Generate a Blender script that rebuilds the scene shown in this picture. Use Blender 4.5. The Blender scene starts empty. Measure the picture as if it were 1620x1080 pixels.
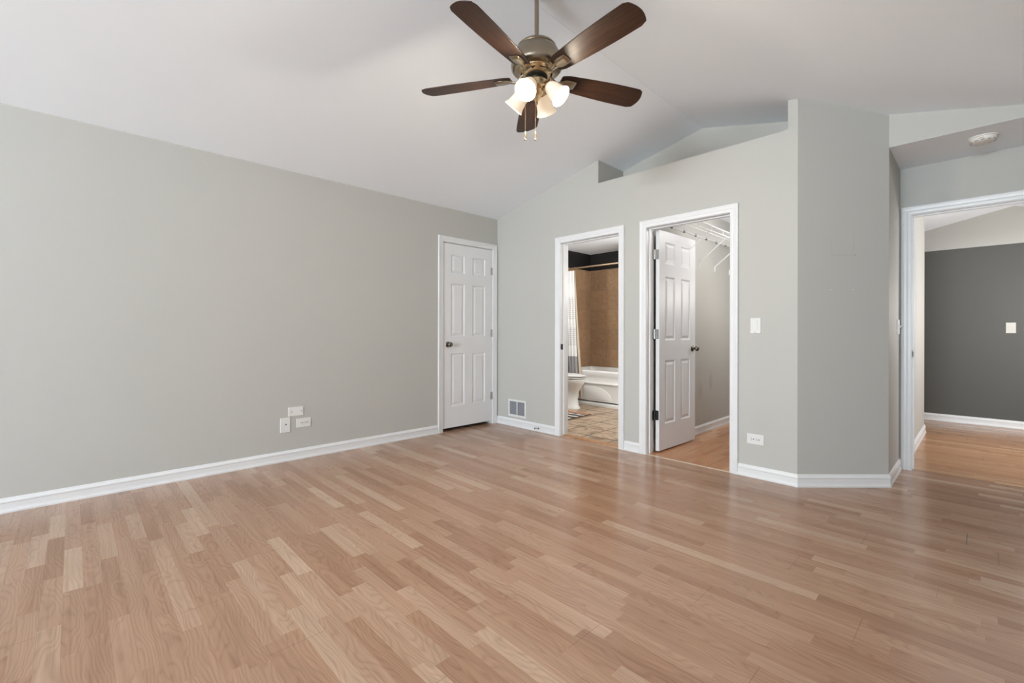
import bpy, bmesh, math, random
from mathutils import Matrix, Vector
random.seed(7)
sc = bpy.context.scene
C = sc.collection
PI = math.pi

# ------------------------------------------------------------------ camera
CAM = Vector((4.0997, -3.7123, 1.0941)); YAW = 0.8022
cd = bpy.data.cameras.new('camera'); cam = bpy.data.objects.new('camera', cd); C.objects.link(cam)
cd.sensor_width = 36; cd.lens = 718.32 / 1620 * 36; cd.shift_y = -14.03 / 1620; cd.clip_start = 0.02
cam.matrix_world = (Matrix.Translation(CAM) @ Matrix.Rotation(YAW, 4, 'Z') @ Matrix.Rotation(PI / 2, 4, 'X')
                    @ Matrix.Rotation(0.002, 4, 'Z'))
sc.camera = cam

# ------------------------------------------------------------------ world, exposure, large lights
w = bpy.data.worlds.new('world'); sc.world = w; w.use_nodes = True
bgn = w.node_tree.nodes['Background']; bgn.inputs[0].default_value = (0.80, 0.90, 1.0, 1); bgn.inputs[1].default_value = 1.0
sc.view_settings.view_transform = 'Standard'; sc.view_settings.look = 'None'
sc.view_settings.gamma = 1; sc.view_settings.use_curve_mapping = False
sc.view_settings.exposure = -0.04
sc.cycles.max_bounces = 10; sc.cycles.diffuse_bounces = 7; sc.cycles.glossy_bounces = 5
sc.cycles.sample_clamp_indirect = 6.0
sc.cycles.use_denoising = True

def area(name, loc, rot, sx, sy, power, col=(1, 1, 1)):
    l = bpy.data.lights.new(name, 'AREA'); l.shape = 'RECTANGLE'; l.size = sx; l.size_y = sy
    l.energy = power; l.color = col
    o = bpy.data.objects.new(name, l); C.objects.link(o); o.location = loc; o.rotation_euler = rot
    return o
def point(name, loc, power, col=(1, 1, 1), r=0.05, parent=None):
    l = bpy.data.lights.new(name, 'POINT'); l.energy = power; l.color = col; l.shadow_soft_size = r
    o = bpy.data.objects.new(name, l); C.objects.link(o); o.location = loc
    if parent: o.parent = parent
    return o

YB = -10.6      # unseen window wall behind the camera, set far back to even the light
XR = 4.585      # right wall
# daylight entering by the two windows of the wall behind the camera
WCOL = (0.82, 0.93, 1.0)
TILT = math.radians(50)          # window lights tipped steeply up to brighten the ceiling
area('daylight_window_1', (2.30, YB + 0.35, 1.45), (PI / 2 + TILT, 0, 0), 1.35, 1.4, 90, WCOL)
area('daylight_window_2', (3.75, YB + 0.35, 1.45), (PI / 2 + TILT, 0, 0), 1.35, 1.4, 720, WCOL)
# unseen lights of the side rooms; the fill lights are added to brighten them
point('bathroom_left_lamp', (-0.30, 0.42, 1.90), 52, (1.0, 0.97, 0.93), 0.12)  # unseen lamp at the left, below ceiling height
point('bathroom_fill_light', (1.60, 1.55, 1.75), 66, (1.0, 0.97, 0.93), 0.12)  # added fill without a fixture, lifts the tiles and bathroom ceiling
point('closet_ceiling_light', (2.66, 1.10, 2.28), 14, (1.0, 0.95, 0.90), 0.08)
point('closet_fill_light', (2.86, 1.75, 1.55), 14, (1.0, 0.95, 0.90), 0.14)  # second closet light, added to even out the wall brightness
point('hall_fill_light', (4.75, 2.60, 1.35), 50, (1.0, 0.96, 0.91), 0.15)  # added low fill without a fixture, throws light up at the hall ceiling
area('hall_side_fill', (5.85, 2.3, 1.5), (PI / 2, 0, PI / 2), 1.4, 1.3, 24, (0.95, 0.98, 1.0))  # added side light from the right; the hall has no window here

# ------------------------------------------------------------------ geometry constants (metres)
HC = 2.4678; S1 = 0.2187; S2 = 0.2449; XRIDGE = 2.3202
def zl(x): return HC + S1 * x
ZR = zl(XRIDGE)
def zr(x): return ZR - S2 * (x - XRIDGE)
def zc(x): return zl(x) if x < XRIDGE else zr(x)
XN0, XN1, DN, ZL = 1.4762, 3.1251, 0.4468, 2.5636
XE, XF, YF, ZH, YG = 3.1877, 3.64, 0.4673, 2.4184, 1.1038

# ------------------------------------------------------------------ materials
def mat(name):
    m = bpy.data.materials.new(name); m.use_nodes = True
    nt = m.node_tree; return m, nt, nt.nodes['Principled BSDF']
class G:
    """tiny helper to wire node graphs"""
    def __init__(s, nt): s.nt = nt
    def n(s, t, **k):
        x = s.nt.nodes.new(t)
        for a, b in k.items(): setattr(x, a, b)
        return x
    def put(s, sock, v):
        if isinstance(v, bpy.types.NodeSocket): s.nt.links.new(v, sock)
        else: sock.default_value = v
    def m(s, op, a, b=0.0, c=None):
        x = s.n('ShaderNodeMath', operation=op); s.put(x.inputs[0], a); s.put(x.inputs[1], b)
        if c is not None: s.put(x.inputs[2], c)
        return x.outputs[0]
    def pos(s, obj=False):
        if obj: o = s.n('ShaderNodeTexCoord').outputs['Object']
        else: o = s.n('ShaderNodeNewGeometry').outputs['Position']
        x = s.n('ShaderNodeSeparateXYZ'); s.nt.links.new(o, x.inputs[0]); return o, x.outputs
    def comb(s, a, b, c):
        x = s.n('ShaderNodeCombineXYZ')
        for i, v in enumerate((a, b, c)): s.put(x.inputs[i], v)
        return x.outputs[0]
    def wn(s, v, dim='3D'):
        x = s.n('ShaderNodeTexWhiteNoise', noise_dimensions=dim)
        s.put(x.inputs['W' if dim == '1D' else 'Vector'], v); return x.outputs
    def noise(s, v, scale, detail=3, rough=.5, dist=0.):
        x = s.n('ShaderNodeTexNoise'); s.put(x.inputs['Vector'], v); s.put(x.inputs['Scale'], scale)
        s.put(x.inputs['Detail'], detail); s.put(x.inputs['Roughness'], rough); s.put(x.inputs['Distortion'], dist)
        return x.outputs[0]
    def ramp(s, f, stops):
        x = s.n('ShaderNodeValToRGB'); e = x.color_ramp.elements
        while len(e) < len(stops): e.new(0.5)
        for i, (p, c) in enumerate(stops): e[i].position = p; e[i].color = (*c, 1) if len(c) == 3 else c
        s.put(x.inputs[0], f); return x.outputs[0]
    def mix(s, f, a, b, mode='MIX'):
        x = s.n('ShaderNodeMix', data_type='RGBA', blend_type=mode)
        s.put(x.inputs[0], f)
        for i, v in ((6, a), (7, b)):
            s.put(x.inputs[i], (*v, 1) if isinstance(v, tuple) and len(v) == 3 else v)
        return x.outputs[2]
    def bump(s, h, strength, dist=0.001):
        x = s.n('ShaderNodeBump'); s.put(x.inputs['Height'], h); s.put(x.inputs['Strength'], strength)
        s.put(x.inputs['Distance'], dist); return x.outputs[0]
    def step(s, v, lo, hi):   # 1 where lo<v<hi
        return s.m('MULTIPLY', s.m('GREATER_THAN', v, lo), s.m('LESS_THAN', v, hi))

def simple(name, col, rough=.5, metal=0., spec=.5, bump=None, **kw):
    m, nt, p = mat(name); g = G(nt)
    o, _ = g.pos(True)
    nz = g.noise(o, 6, 2)
    c2 = tuple(min(1, x * 1.03) for x in col); c1 = tuple(x * .97 for x in col)
    nt.links.new(g.mix(nz, c1, c2), p.inputs['Base Color'])
    p.inputs['Roughness'].default_value = rough; p.inputs['Metallic'].default_value = metal
    p.inputs['Specular IOR Level'].default_value = spec
    if bump: nt.links.new(g.bump(g.noise(o, bump[0], 3), bump[1]), p.inputs['Normal'])
    for k, v in kw.items(): p.inputs[k].default_value = v
    return m

WALL = (0.455, 0.449, 0.424)
M = {}
def paint(name, col, rough=.6):
    m, nt, p = mat(name); g = G(nt); o, _ = g.pos()
    n1 = g.noise(o, 1.3, 2); n2 = g.noise(o, 260, 2)
    nt.links.new(g.mix(n1, tuple(c * .985 for c in col), tuple(c * 1.015 for c in col)), p.inputs['Base Color'])
    nt.links.new(g.bump(n2, .12, .0006), p.inputs['Normal'])
    p.inputs['Roughness'].default_value = rough; p.inputs['Specular IOR Level'].default_value = .35
    return m
M['wall'] = paint('wall_paint', WALL)
M['dark'] = paint('dark_grey_paint', (0.088, 0.086, 0.080), .55)
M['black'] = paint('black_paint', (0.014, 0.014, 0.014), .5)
M['ceil'] = paint('ceiling_paint', (0.865, 0.915, 0.975), .8)
M['trim'] = simple('white_trim', (0.715, 0.72, 0.735), .35)
M['door'] = simple('white_door', (0.73, 0.735, 0.755), .38)
M['plate'] = simple('white_plastic', (0.70, 0.70, 0.69), .3)
M['plate_ivory'] = simple('ivory_plastic', (0.50, 0.475, 0.42), .35)
M['hole'] = simple('dark_hole', (0.01, 0.01, 0.01), .6)
M['slot'] = simple('grey_slot', (0.10, 0.10, 0.11), .6)
M['nickel'] = simple('dark_nickel', (0.20, 0.18, 0.16), .22, 1.0)
M['steel'] = simple('hinge_steel', (0.42, 0.41, 0.40), .35, 1.0)
M['bronze'] = simple('dark_hinge', (0.05, 0.05, 0.052), .4, .8)
M['porcelain'] = simple('white_porcelain', (0.78, 0.78, 0.77), .12)
M['tub'] = simple('tub_enamel', (0.80, 0.80, 0.79), .18)
M['wire'] = simple('white_coated_wire', (0.80, 0.80, 0.80), .35)
M['brass'] = simple('antique_brass', (0.55, 0.42, 0.26), .28, 1.0)
M['rod'] = simple('brushed_champagne', (0.62, 0.45, 0.30), .3, 1.0)
M['vent'] = simple('vent_enamel', (0.34, 0.35, 0.39), .4)
M['threshold'] = simple('oak_threshold', (0.36, 0.17, 0.07), .4)
M['strip'] = simple('pale_transition', (0.52, 0.42, 0.33), .4)
M['smoke'] = simple('aged_white_plastic', (0.76, 0.74, 0.70), .45)

# fan metal : brushed antique brass / nickel
m, nt, p = mat('brushed_fan_metal'); g = G(nt); o, x = g.pos(True)
nz = g.noise(g.comb(g.m('MULTIPLY', x[0], 2), g.m('MULTIPLY', x[1], 2), g.m('MULTIPLY', x[2], 160)), 6, 2)
nt.links.new(g.mix(nz, (0.30, 0.25, 0.19), (0.42, 0.36, 0.28)), p.inputs['Base Color'])
p.inputs['Metallic'].default_value = 1; p.inputs['Roughness'].default_value = .3
M['fan'] = m
# fan blade : dark walnut, grain runs along local X
m, nt, p = mat('dark_walnut_blade'); g = G(nt); o, x = g.pos(True)
v = g.comb(g.m('MULTIPLY', x[0], 2.2), g.m('MULTIPLY', x[1], 30), x[2])
gr = g.noise(v, 2.2, 5, .6, 1.4)
gr2 = g.noise(g.comb(g.m('MULTIPLY', x[0], 5), g.m('MULTIPLY', x[1], 150), x[2]), 3, 3)
f = g.m('ADD', g.m('MULTIPLY', gr, .75), g.m('MULTIPLY', gr2, .25))
nt.links.new(g.ramp(f, [(.30, (.012, .005, .003)), (.50, (.032, .014, .0075)), (.70, (.070, .031, .015))]), p.inputs['Base Color'])
p.inputs['Roughness'].default_value = .40; p.inputs['Specular IOR Level'].default_value = .22
nt.links.new(g.bump(gr2, .1, .0005), p.inputs['Normal'])
M['blade'] = m
# lit frosted glass shade
m, nt, p = mat('frosted_glass_shade'); g = G(nt)
p.inputs['Base Color'].default_value = (0.62, 0.58, 0.52, 1); p.inputs['Roughness'].default_value = .35
lw = g.n('ShaderNodeTexCoord').outputs['Object']
nz = g.noise(lw, 20, 2)
nt.links.new(g.mix(nz, (1.0, .74, .48), (1.0, .78, .54)), p.inputs['Emission Color'])
p.inputs['Emission Strength'].default_value = 0.50
M['glass'] = m
m, nt, p = mat('glowing_bulb'); g = G(nt)
p.inputs['Base Color'].default_value = (1, 1, 1, 1)
nt.links.new(g.mix(g.noise(g.pos(True)[0], 9, 1), (1, .86, .66), (1, .88, .70)), p.inputs['Emission Color'])
p.inputs['Emission Strength'].default_value = 14
M['bulb'] = m

# laminate floor: three-strip boards, strips run along 'u'
def laminate(name, alongx, cols, bw=0.19, y0=-0.195, bl=1.285, rough=.20):
    m, nt, p = mat(name); g = G(nt); o, x = g.pos()
    u, v = (x[0], x[1]) if alongx else (x[1], x[0])
    vv = g.m('ADD', v, -y0)
    sw = bw / 3
    brow = g.m('FLOOR', g.m('DIVIDE', vv, bw)); srow = g.m('FLOOR', g.m('DIVIDE', vv, sw))
    bfr = g.m('FRACT', g.m('DIVIDE', vv, bw)); sfr = g.m('FRACT', g.m('DIVIDE', vv, sw))
    rs = g.wn(g.m('ADD', srow, 11.3), '1D')[0]; rs2 = g.wn(g.m('ADD', srow, 71.9), '1D')[0]
    ln = g.m('ADD', .43, g.m('MULTIPLY', rs2, .20))
    su = g.m('DIVIDE', g.m('ADD', u, g.m('MULTIPLY', rs, 3.0)), ln)
    jit = g.m('MULTIPLY', g.m('SUBTRACT', g.noise(g.comb(su, srow, 0.0), .8, 0), .5), .5)
    cell = g.m('FLOOR', g.m('ADD', su, jit))
    h = g.wn(g.comb(cell, srow, 3.0)); r1 = h[0]
    h2 = g.wn(g.comb(cell, srow, 9.0))[0]; h3 = g.wn(g.comb(cell, srow, 17.0))[0]
    # grain, every strip block has its own figure
    ou = g.m('ADD', u, g.m('MULTIPLY', h2, 40)); ov = g.m('ADD', v, g.m('MULTIPLY', h3, 40))
    warp = g.noise(g.comb(g.m('MULTIPLY', ou, 1.7), g.m('MULTIPLY', ov, 7), 0.0), 1.5, 2, .35)
    ringc = g.m('ADD', g.m('MULTIPLY', ov, 330), g.m('MULTIPLY', warp, 75))
    ring = g.m('FRACT', g.m('MULTIPLY', ringc, .17))
    ring = g.m('POWER', g.m('ABSOLUTE', g.m('SUBTRACT', g.m('MULTIPLY', ring, 2), 1)), 1.6)
    fine = g.noise(g.comb(g.m('MULTIPLY', ou, 7), g.m('MULTIPLY', ov, 150), 0.0), 1.5, 3, .6)
    base = g.ramp(r1, cols)
    grain = g.m('ADD', g.m('MULTIPLY', ring, .55), g.m('MULTIPLY', fine, .45))
    cloud = g.noise(g.comb(g.m('MULTIPLY', ou, 2), g.m('MULTIPLY', ov, 9), 0.0), 1.3, 2)
    mul = g.ramp(grain, [(0.0, (1.09, 1.09, 1.09)), (.45, (1.0, .995, .99)), (1.0, (.80, .765, .74))])
    c = g.mix(1.0, base, mul, 'MULTIPLY')
    c = g.mix(1.0, c, g.ramp(cloud, [(.3, (1.05, 1.05, 1.05)), (.7, (.93, .92, .91))]), 'MULTIPLY')
    streak = g.noise(g.comb(g.m('MULTIPLY', ou, .9), g.m('MULTIPLY', ov, 62), 0.0), 1.2, 3, .65)
    c = g.mix(1.0, c, g.ramp(streak, [(.28, (.86, .835, .815)), (.5, (1.0, 1.0, 1.0)), (.72, (1.10, 1.115, 1.13))]), 'MULTIPLY')
    # board joints
    boff = g.m('MULTIPLY', g.m('FRACT', g.m('MULTIPLY', brow, .618)), bl)
    bu = g.m('FRACT', g.m('DIVIDE', g.m('ADD', u, boff), bl))
    e1 = g.m('LESS_THAN', g.m('MULTIPLY', g.m('MINIMUM', bu, g.m('SUBTRACT', 1, bu)), bl), .0012)
    e2 = g.m('LESS_THAN', g.m('MULTIPLY', g.m('MINIMUM', bfr, g.m('SUBTRACT', 1, bfr)), bw), .0009)
    e = g.m('MAXIMUM', e1, g.m('MULTIPLY', e2, .55))
    c = g.mix(g.m('MULTIPLY', e, .42), c, (.12, .06, .035))
    nt.links.new(c, p.inputs['Base Color'])
    rr = g.m('ADD', rough - .03, g.m('MULTIPLY', g.noise(g.comb(x[0], x[1], 0.0), 5, 3), .07))
    nt.links.new(rr, p.inputs['Roughness'])
    nt.links.new(g.bump(g.m('SUBTRACT', g.m('MULTIPLY', fine, .12), e), .25, .0005), p.inputs['Normal'])
    p.inputs['Specular IOR Level'].default_value = .5
    return m
COLS = [(0.0, (.290, .164, .101)), (.14, (.325, .189, .120)), (.5, (.352, .212, .138)), (.82, (.378, .235, .157)), (.90, (.42, .279, .194)), (1.0, (.462, .325, .234))]
M['floor'] = laminate('laminate_floor', True, COLS)
M['floor_closet'] = laminate('laminate_floor_closet', False, [(a, (c[0] * 1.30, c[1] * 1.04, c[2] * .78)) for a, c in COLS])
M['floor_hall'] = laminate('laminate_hall_light_tinted', True, [(a, (c[0] * 1.12, c[1] * 1.02, c[2] * .85)) for a, c in COLS])  # same laminate, colour warmed to imitate the light on the hall floor

# tile materials
def tile(name, axes, size, off, cols, grout, rough, gw=.004, nscale=5):
    m, nt, p = mat(name); g = G(nt); o, x = g.pos()
    a = g.m('DIVIDE', g.m('SUBTRACT', x[axes[0]], off[0]), size[0]); b = g.m('DIVIDE', g.m('SUBTRACT', x[axes[1]], off[1]), size[1])
    r = g.wn(g.comb(g.m('FLOOR', a), g.m('FLOOR', b), 1.0))[0]
    fa = g.m('FRACT', a); fb = g.m('FRACT', b)
    ea = g.m('MULTIPLY', g.m('MINIMUM', fa, g.m('SUBTRACT', 1, fa)), size[0]); eb = g.m('MULTIPLY', g.m('MINIMUM', fb, g.m('SUBTRACT', 1, fb)), size[1])
    e = g.m('LESS_THAN', g.m('MINIMUM', ea, eb), gw)
    v = g.n('ShaderNodeVectorMath', operation='ADD'); nt.links.new(o, v.inputs[0]); nt.links.new(g.comb(g.m('MULTIPLY', r, 9), g.m('MULTIPLY', r, 5), g.m('MULTIPLY', r, 7)), v.inputs[1])
    n1 = g.noise(v.outputs[0], nscale, 6, .62, .9)
    c = g.ramp(n1, cols)
    c = g.mix(1.0, c, g.ramp(r, [(0, (.9, .9, .9)), (1, (1.08, 1.08, 1.08))]), 'MULTIPLY')
    c = g.mix(e, c, grout)
    nt.links.new(c, p.inputs['Base Color']); p.inputs['Roughness'].default_value = rough
    nt.links.new(g.bump(g.m('SUBTRACT', g.m('MULTIPLY', n1, .3), e), .4, .002), p.inputs['Normal'])
    return m
M['slate'] = tile('slate_floor_tile', (0, 1), (.33, .33), (.85, .58), [(.30, (.13, .078, .043)), (.42, (.30, .205, .130)), (.54, (.45, .335, .230)), (.62, (.28, .190, .120)), (.72, (.40, .300, .210))], (.045, .028, .019), .35, .008, 4)
TANC = [(.3, (.33, .205, .118)), (.5, (.40, .255, .150)), (.7, (.47, .308, .190))]
M['tan_back'] = tile('tan_wall_tile_back', (0, 2), (.33, .33), (-.587, .49), TANC, (.32, .21, .125), .3, .0025, 22)
M['tan_side'] = tile('tan_wall_tile_side', (1, 2), (.33, .33), (2.697, .49), TANC, (.32, .21, .125), .3, .0025, 22)
M['caulk'] = simple('tile_corner_trim', (.42, .30, .19), .4)

# angled wall paint with the pencilled outline and two filled screw holes
m, nt, p = mat('wall_paint_marked'); g = G(nt); o, x = g.pos()
L_ = math.hypot(XF - XE, YF); dx_, dy_ = (XF - XE) / L_, YF / L_
t = g.m('ADD', g.m('MULTIPLY', g.m('SUBTRACT', x[0], XE), dx_), g.m('MULTIPLY', x[1], dy_)); z = x[2]
wob = g.noise(o, 60, 2)
def line(vv, at, wdt): return g.m('LESS_THAN', g.m('ABSOLUTE', g.m('SUBTRACT', vv, at)), wdt)
k1 = g.m('MULTIPLY', line(t, .237, .0012), g.step(z, 1.66, 1.775)); k2 = g.m('MULTIPLY', line(t, .401, .0012), g.step(z, 1.67, 1.79))
k3 = g.m('MULTIPLY', line(z, 1.652, .0014), g.step(t, .235, .402))
kk = g.m('MULTIPLY', g.m('MAXIMUM', g.m('MAXIMUM', k1, k2), k3), g.m('MULTIPLY', wob, .75))
def dot(tt, zz, r):
    d = g.m('ADD', g.m('POWER', g.m('ABSOLUTE', g.m('SUBTRACT', t, tt)), 2), g.m('POWER', g.m('ABSOLUTE', g.m('SUBTRACT', z, zz)), 2))
    return g.m('LESS_THAN', d, r * r)
c = g.mix(g.noise(o, 1.3, 2), tuple(q * .985 for q in WALL), tuple(q * 1.015 for q in WALL))
c = g.mix(kk, c, (.20, .19, .18)); c = g.mix(g.m('MULTIPLY', dot(.408, 1.652, .004), .7), c, (.12, .12, .11))
c = g.mix(g.m('MULTIPLY', g.m('MAXIMUM', dot(.236, 1.405, .004), dot(.393, 1.405, .004)), .6), c, (.85, .85, .85))
nt.links.new(c, p.inputs['Base Color']); p.inputs['Roughness'].default_value = .6; p.inputs['Specular IOR Level'].default_value = .35
nt.links.new(g.bump(g.noise(o, 260, 2), .12, .0006), p.inputs['Normal'])
M['wall_marked'] = m
# closet wall with scuffs
m, nt, p = mat('wall_paint_scuffed'); g = G(nt); o, x = g.pos()
def blob(y, z, ry, rz):
    d = g.m('ADD', g.m('POWER', g.m('ABSOLUTE', g.m('DIVIDE', g.m('SUBTRACT', x[1], y), ry)), 2), g.m('POWER', g.m('ABSOLUTE', g.m('DIVIDE', g.m('SUBTRACT', x[2], z), rz)), 2))
    return g.m('MAXIMUM', g.m('SUBTRACT', 1, d), 0)
sm = g.m('MULTIPLY', g.m('ADD', blob(1.22, .46, .07, .12), blob(1.50, .55, .06, .14)), g.noise(o, 14, 4, .6))
c = g.mix(sm, WALL, (.36, .31, .27))
nt.links.new(c, p.inputs['Base Color']); p.inputs['Roughness'].default_value = .6
M['wall_scuffed'] = m
# shower curtain: white cloth with grey woven blocks; liner: beige translucent
m, nt, p = mat('white_curtain_cloth'); g = G(nt); o, x = g.pos()
zz = x[2]
lines = g.m('GREATER_THAN', g.m('FRACT', g.m('MULTIPLY', zz, 34)), .62)
blk = g.m('ADD', g.step(zz, 1.30, 1.64), g.step(zz, .90, 1.17))
lf = g.m('LESS_THAN', x[0], -.17)
c = g.mix(g.m('MULTIPLY', g.m('MULTIPLY', blk, lf), g.m('ADD', .12, g.m('MULTIPLY', lines, .35))), (.80, .79, .78), (.35, .35, .35))
c = g.mix(g.m('MULTIPLY', g.step(zz, 1.86, 2.1), .18), c, (.45, .44, .44))
c = g.mix(g.step(zz, .30, .73), c, (.30, .30, .31))
nt.links.new(c, p.inputs['Base Color']); p.inputs['Roughness'].default_value = .9
M['curtain'] = m
M['liner'] = simple('beige_liner_cloth', (.50, .42, .33), .6)
# rug
m, nt, p = mat('striped_rug_cloth'); g = G(nt); o, x = g.pos(True)
c = g.ramp(g.m('ADD', g.m('DIVIDE', x[1], .6), .5), [(0, (.62, .56, .48)), (.10, (.03, .03, .035)), (.2, (.62, .58, .52)), (.32, (.02, .02, .025)), (.48, (.62, .58, .52)), (.58, (.02, .02, .025)), (.72, (.6, .56, .5)), (.80, (.02, .02, .03)), (.88, (.62, .56, .48)), (.90, (.42, .12, .03))])
c.node.color_ramp.interpolation = 'CONSTANT'
c = g.mix(g.m('GREATER_THAN', g.noise(o, 60, 3), .62), c, (.30, .22, .16))
nt.links.new(c, p.inputs['Base Color']); p.inputs['Roughness'].default_value = .95
nt.links.new(g.bump(g.noise(o, 300, 2), .6, .002), p.inputs['Normal'])
M['rug'] = m
M['fringe'] = simple('brown_fringe', (.10, .06, .035), .9)

# ------------------------------------------------------------------ mesh helpers
def new_bm(): return bmesh.new()
def obj(name, bm, m, parent=None, smooth=False, kind=None, bevel=None):
    me = bpy.data.meshes.new(name); bmesh.ops.recalc_face_normals(bm, faces=bm.faces)
    bm.to_mesh(me); bm.free(); me.materials.append(M[m] if isinstance(m, str) else m)
    if smooth: me.polygons.foreach_set('use_smooth', [True] * len(me.polygons))
    o = bpy.data.objects.new(name, me); C.objects.link(o)
    if parent: o.parent = parent
    if kind: o['kind'] = kind
    if bevel:
        b = o.modifiers.new('bevel', 'BEVEL'); b.width = bevel; b.segments = 2; b.limit_method = 'ANGLE'
    if smooth:
        try:
            me.set_sharp_from_angle(angle=math.radians(38))
        except Exception: pass
    return o
def struct(name, bm, m, **k): return obj(name, bm, m, kind='structure', **k)
def tag(o, label, cat, group=None):
    o['label'] = label; o['category'] = cat
    if group: o['group'] = group
    return o
def thing(name, label, cat, loc=(0, 0, 0), rotz=0, group=None):
    o = bpy.data.objects.new(name, None); C.objects.link(o); o.location = loc; o.rotation_euler = (0, 0, rotz)
    o.empty_display_size = .1
    return tag(o, label, cat, group)
def hexa(bm, P):      # 8 points: bottom 4, top 4
    v = [bm.verts.new(p) for p in P]
    for f in ((0, 3, 2, 1), (4, 5, 6, 7), (0, 1, 5, 4), (1, 2, 6, 5), (2, 3, 7, 6), (3, 0, 4, 7)): bm.faces.new([v[i] for i in f])
def box(bm, x0, x1, y0, y1, z0, z1, T=None):
    P = [(x0, y0, z0), (x1, y0, z0), (x1, y1, z0), (x0, y1, z0), (x0, y0, z1), (x1, y0, z1), (x1, y1, z1), (x0, y1, z1)]
    if T: P = [T @ Vector(p) for p in P]
    hexa(bm, P)
def prism(bm, poly, f0, f1):   # poly points mapped by two functions
    a = [bm.verts.new(f0(p)) for p in poly]; b = [bm.verts.new(f1(p)) for p in poly]
    bm.faces.new(a); bm.faces.new(b[::-1])
    for i in range(len(poly)):
        j = (i + 1) % len(poly); bm.faces.new((a[i], a[j], b[j], b[i]))
def prism_xz(bm, poly, y0, y1): prism(bm, poly, lambda p: (p[0], y0, p[1]), lambda p: (p[0], y1, p[1]))
def sweep(bm, profile, path, closed=False, frame=None):
    """profile [(a,b)], path of 2-D points with mitred corners; frame(px,py,nx,ny,a,b) -> 3-D point"""
    n = len(path); rings = []
    for i in range(n):
        p = Vector(path[i]); dirs = []
        if i > 0: dirs.append((Vector(path[i]) - Vector(path[i - 1])).normalized())
        if i < n - 1: dirs.append((Vector(path[i + 1]) - Vector(path[i])).normalized())
        ns = [Vector((d.y, -d.x)) for d in dirs]
        nn = ns[0] if len(ns) == 1 else (ns[0] + ns[1]) / (1 + ns[0].dot(ns[1]))
        rings.append([bm.verts.new(frame(p, nn, a, b)) for a, b in profile])
    for r0, r1 in zip(rings, rings[1:]):
        for k in range(len(profile) - 1): bm.faces.new((r0[k], r0[k + 1], r1[k + 1], r1[k]))
        bm.faces.new((r0[-1], r0[0], r1[0], r1[-1]))
    bm.faces.new(rings[0]); bm.faces.new(rings[-1][::-1])
def lathe(bm, prof, n=32, T=None):
    T = T or Matrix.Identity(4); rings = []
    for r, z in prof:
        if r < 1e-6: rings.append([bm.verts.new(T @ Vector((0, 0, z)))])
        else: rings.append([bm.verts.new(T @ Vector((r * math.cos(2 * PI * k / n), r * math.sin(2 * PI * k / n), z))) for k in range(n)])
    for a, b in zip(rings, rings[1:]):
        for k in range(n):
            j = (k + 1) % n
            if len(a) == 1 and len(b) == 1: continue
            if len(a) == 1: bm.faces.new((a[0], b[j], b[k]))
            elif len(b) == 1: bm.faces.new((a[k], a[j], b[0]))
            else: bm.faces.new((a[k], a[j], b[j], b[k]))
def aim(p, d):       # matrix placing local +Z along d at p
    return Matrix.Translation(Vector(p)) @ Vector(d).normalized().to_track_quat('Z', 'Y').to_matrix().to_4x4()
def tube(bm, pts, r, n=8, cap=True):
    pts = [Vector(p) for p in pts]; rings = []; up = None
    for i, p in enumerate(pts):
        d = (pts[min(i + 1, len(pts) - 1)] - pts[max(i - 1, 0)]).normalized()
        if up is None: up = Vector((0, 0, 1)) if abs(d.z) < .9 else Vector((1, 0, 0))
        s_ = d.cross(up).normalized(); up = s_.cross(d).normalized()
        rr = r[i] if isinstance(r, (list, tuple)) else r
        rings.append([bm.verts.new(p + (s_ * math.cos(2 * PI * k / n) + up * math.sin(2 * PI * k / n)) * rr) for k in range(n)])
    for a, b in zip(rings, rings[1:]):
        for k in range(n): bm.faces.new((a[k], a[(k + 1) % n], b[(k + 1) % n], b[k]))
    if cap: bm.faces.new(rings[0]); bm.faces.new(rings[-1][::-1])
def loft(bm, loops, cap0=True, cap1=True):
    R = [[bm.verts.new(p) for p in l] for l in loops]
    for a, b in zip(R, R[1:]):
        n = len(a)
        for k in range(n): bm.faces.new((a[k], a[(k + 1) % n], b[(k + 1) % n], b[k]))
    if cap0: bm.faces.new(R[0])
    if cap1: bm.faces.new(R[-1][::-1])
def rrect(cx, cy, hx, hy, r, z, n=6):
    out = []
    for q, (sx, sy) in enumerate(((1, 1), (-1, 1), (-1, -1), (1, -1))):
        for k in range(n + 1):
            a = q * PI / 2 + k / n * PI / 2
            out.append((cx + sx * (hx - r) + r * math.cos(a), cy + sy * (hy - r) + r * math.sin(a), z))
    return out

# ------------------------------------------------------------------ room shell
WT = 0.12
JB = 0.018           # jamb thickness
DA = (-0.801, -0.079, 2.088)      # closed door opening in the left wall (y0,y1,top)
OB = (1.000, 1.712, 2.038)        # bathroom opening
OC = (2.004, 2.724, 2.038)        # closet opening
OH = (3.713, 4.530, 2.040)        # hall opening

b = new_bm(); box(b, -.2, XR + .12, YB - .12, 0.0, -.1, 0); box(b, XE - .15, XR + .12, 0.0, YG + .035, -.1, 0)
floor = struct('floor', b, 'floor')
b = new_bm(); box(b, 4.0455, 4.0485, -.384, -.196, -.001, .0004); fg = obj('board_gap', b, 'hole', floor)
b = new_bm(); box(b, 1.84, XE - .15, 0.0, 2.6, -.1, 0); struct('floor_closet', b, 'floor_closet')
b = new_bm(); box(b, 2.5, 6.2, YG + .035, 4.3, -.1, -.0005); struct('floor_hall', b, 'floor_hall')
b = new_bm(); box(b, -.75, 1.84, 0.0, 2.85, -.1, -.001); struct('floor_bathroom', b, 'slate')

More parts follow.
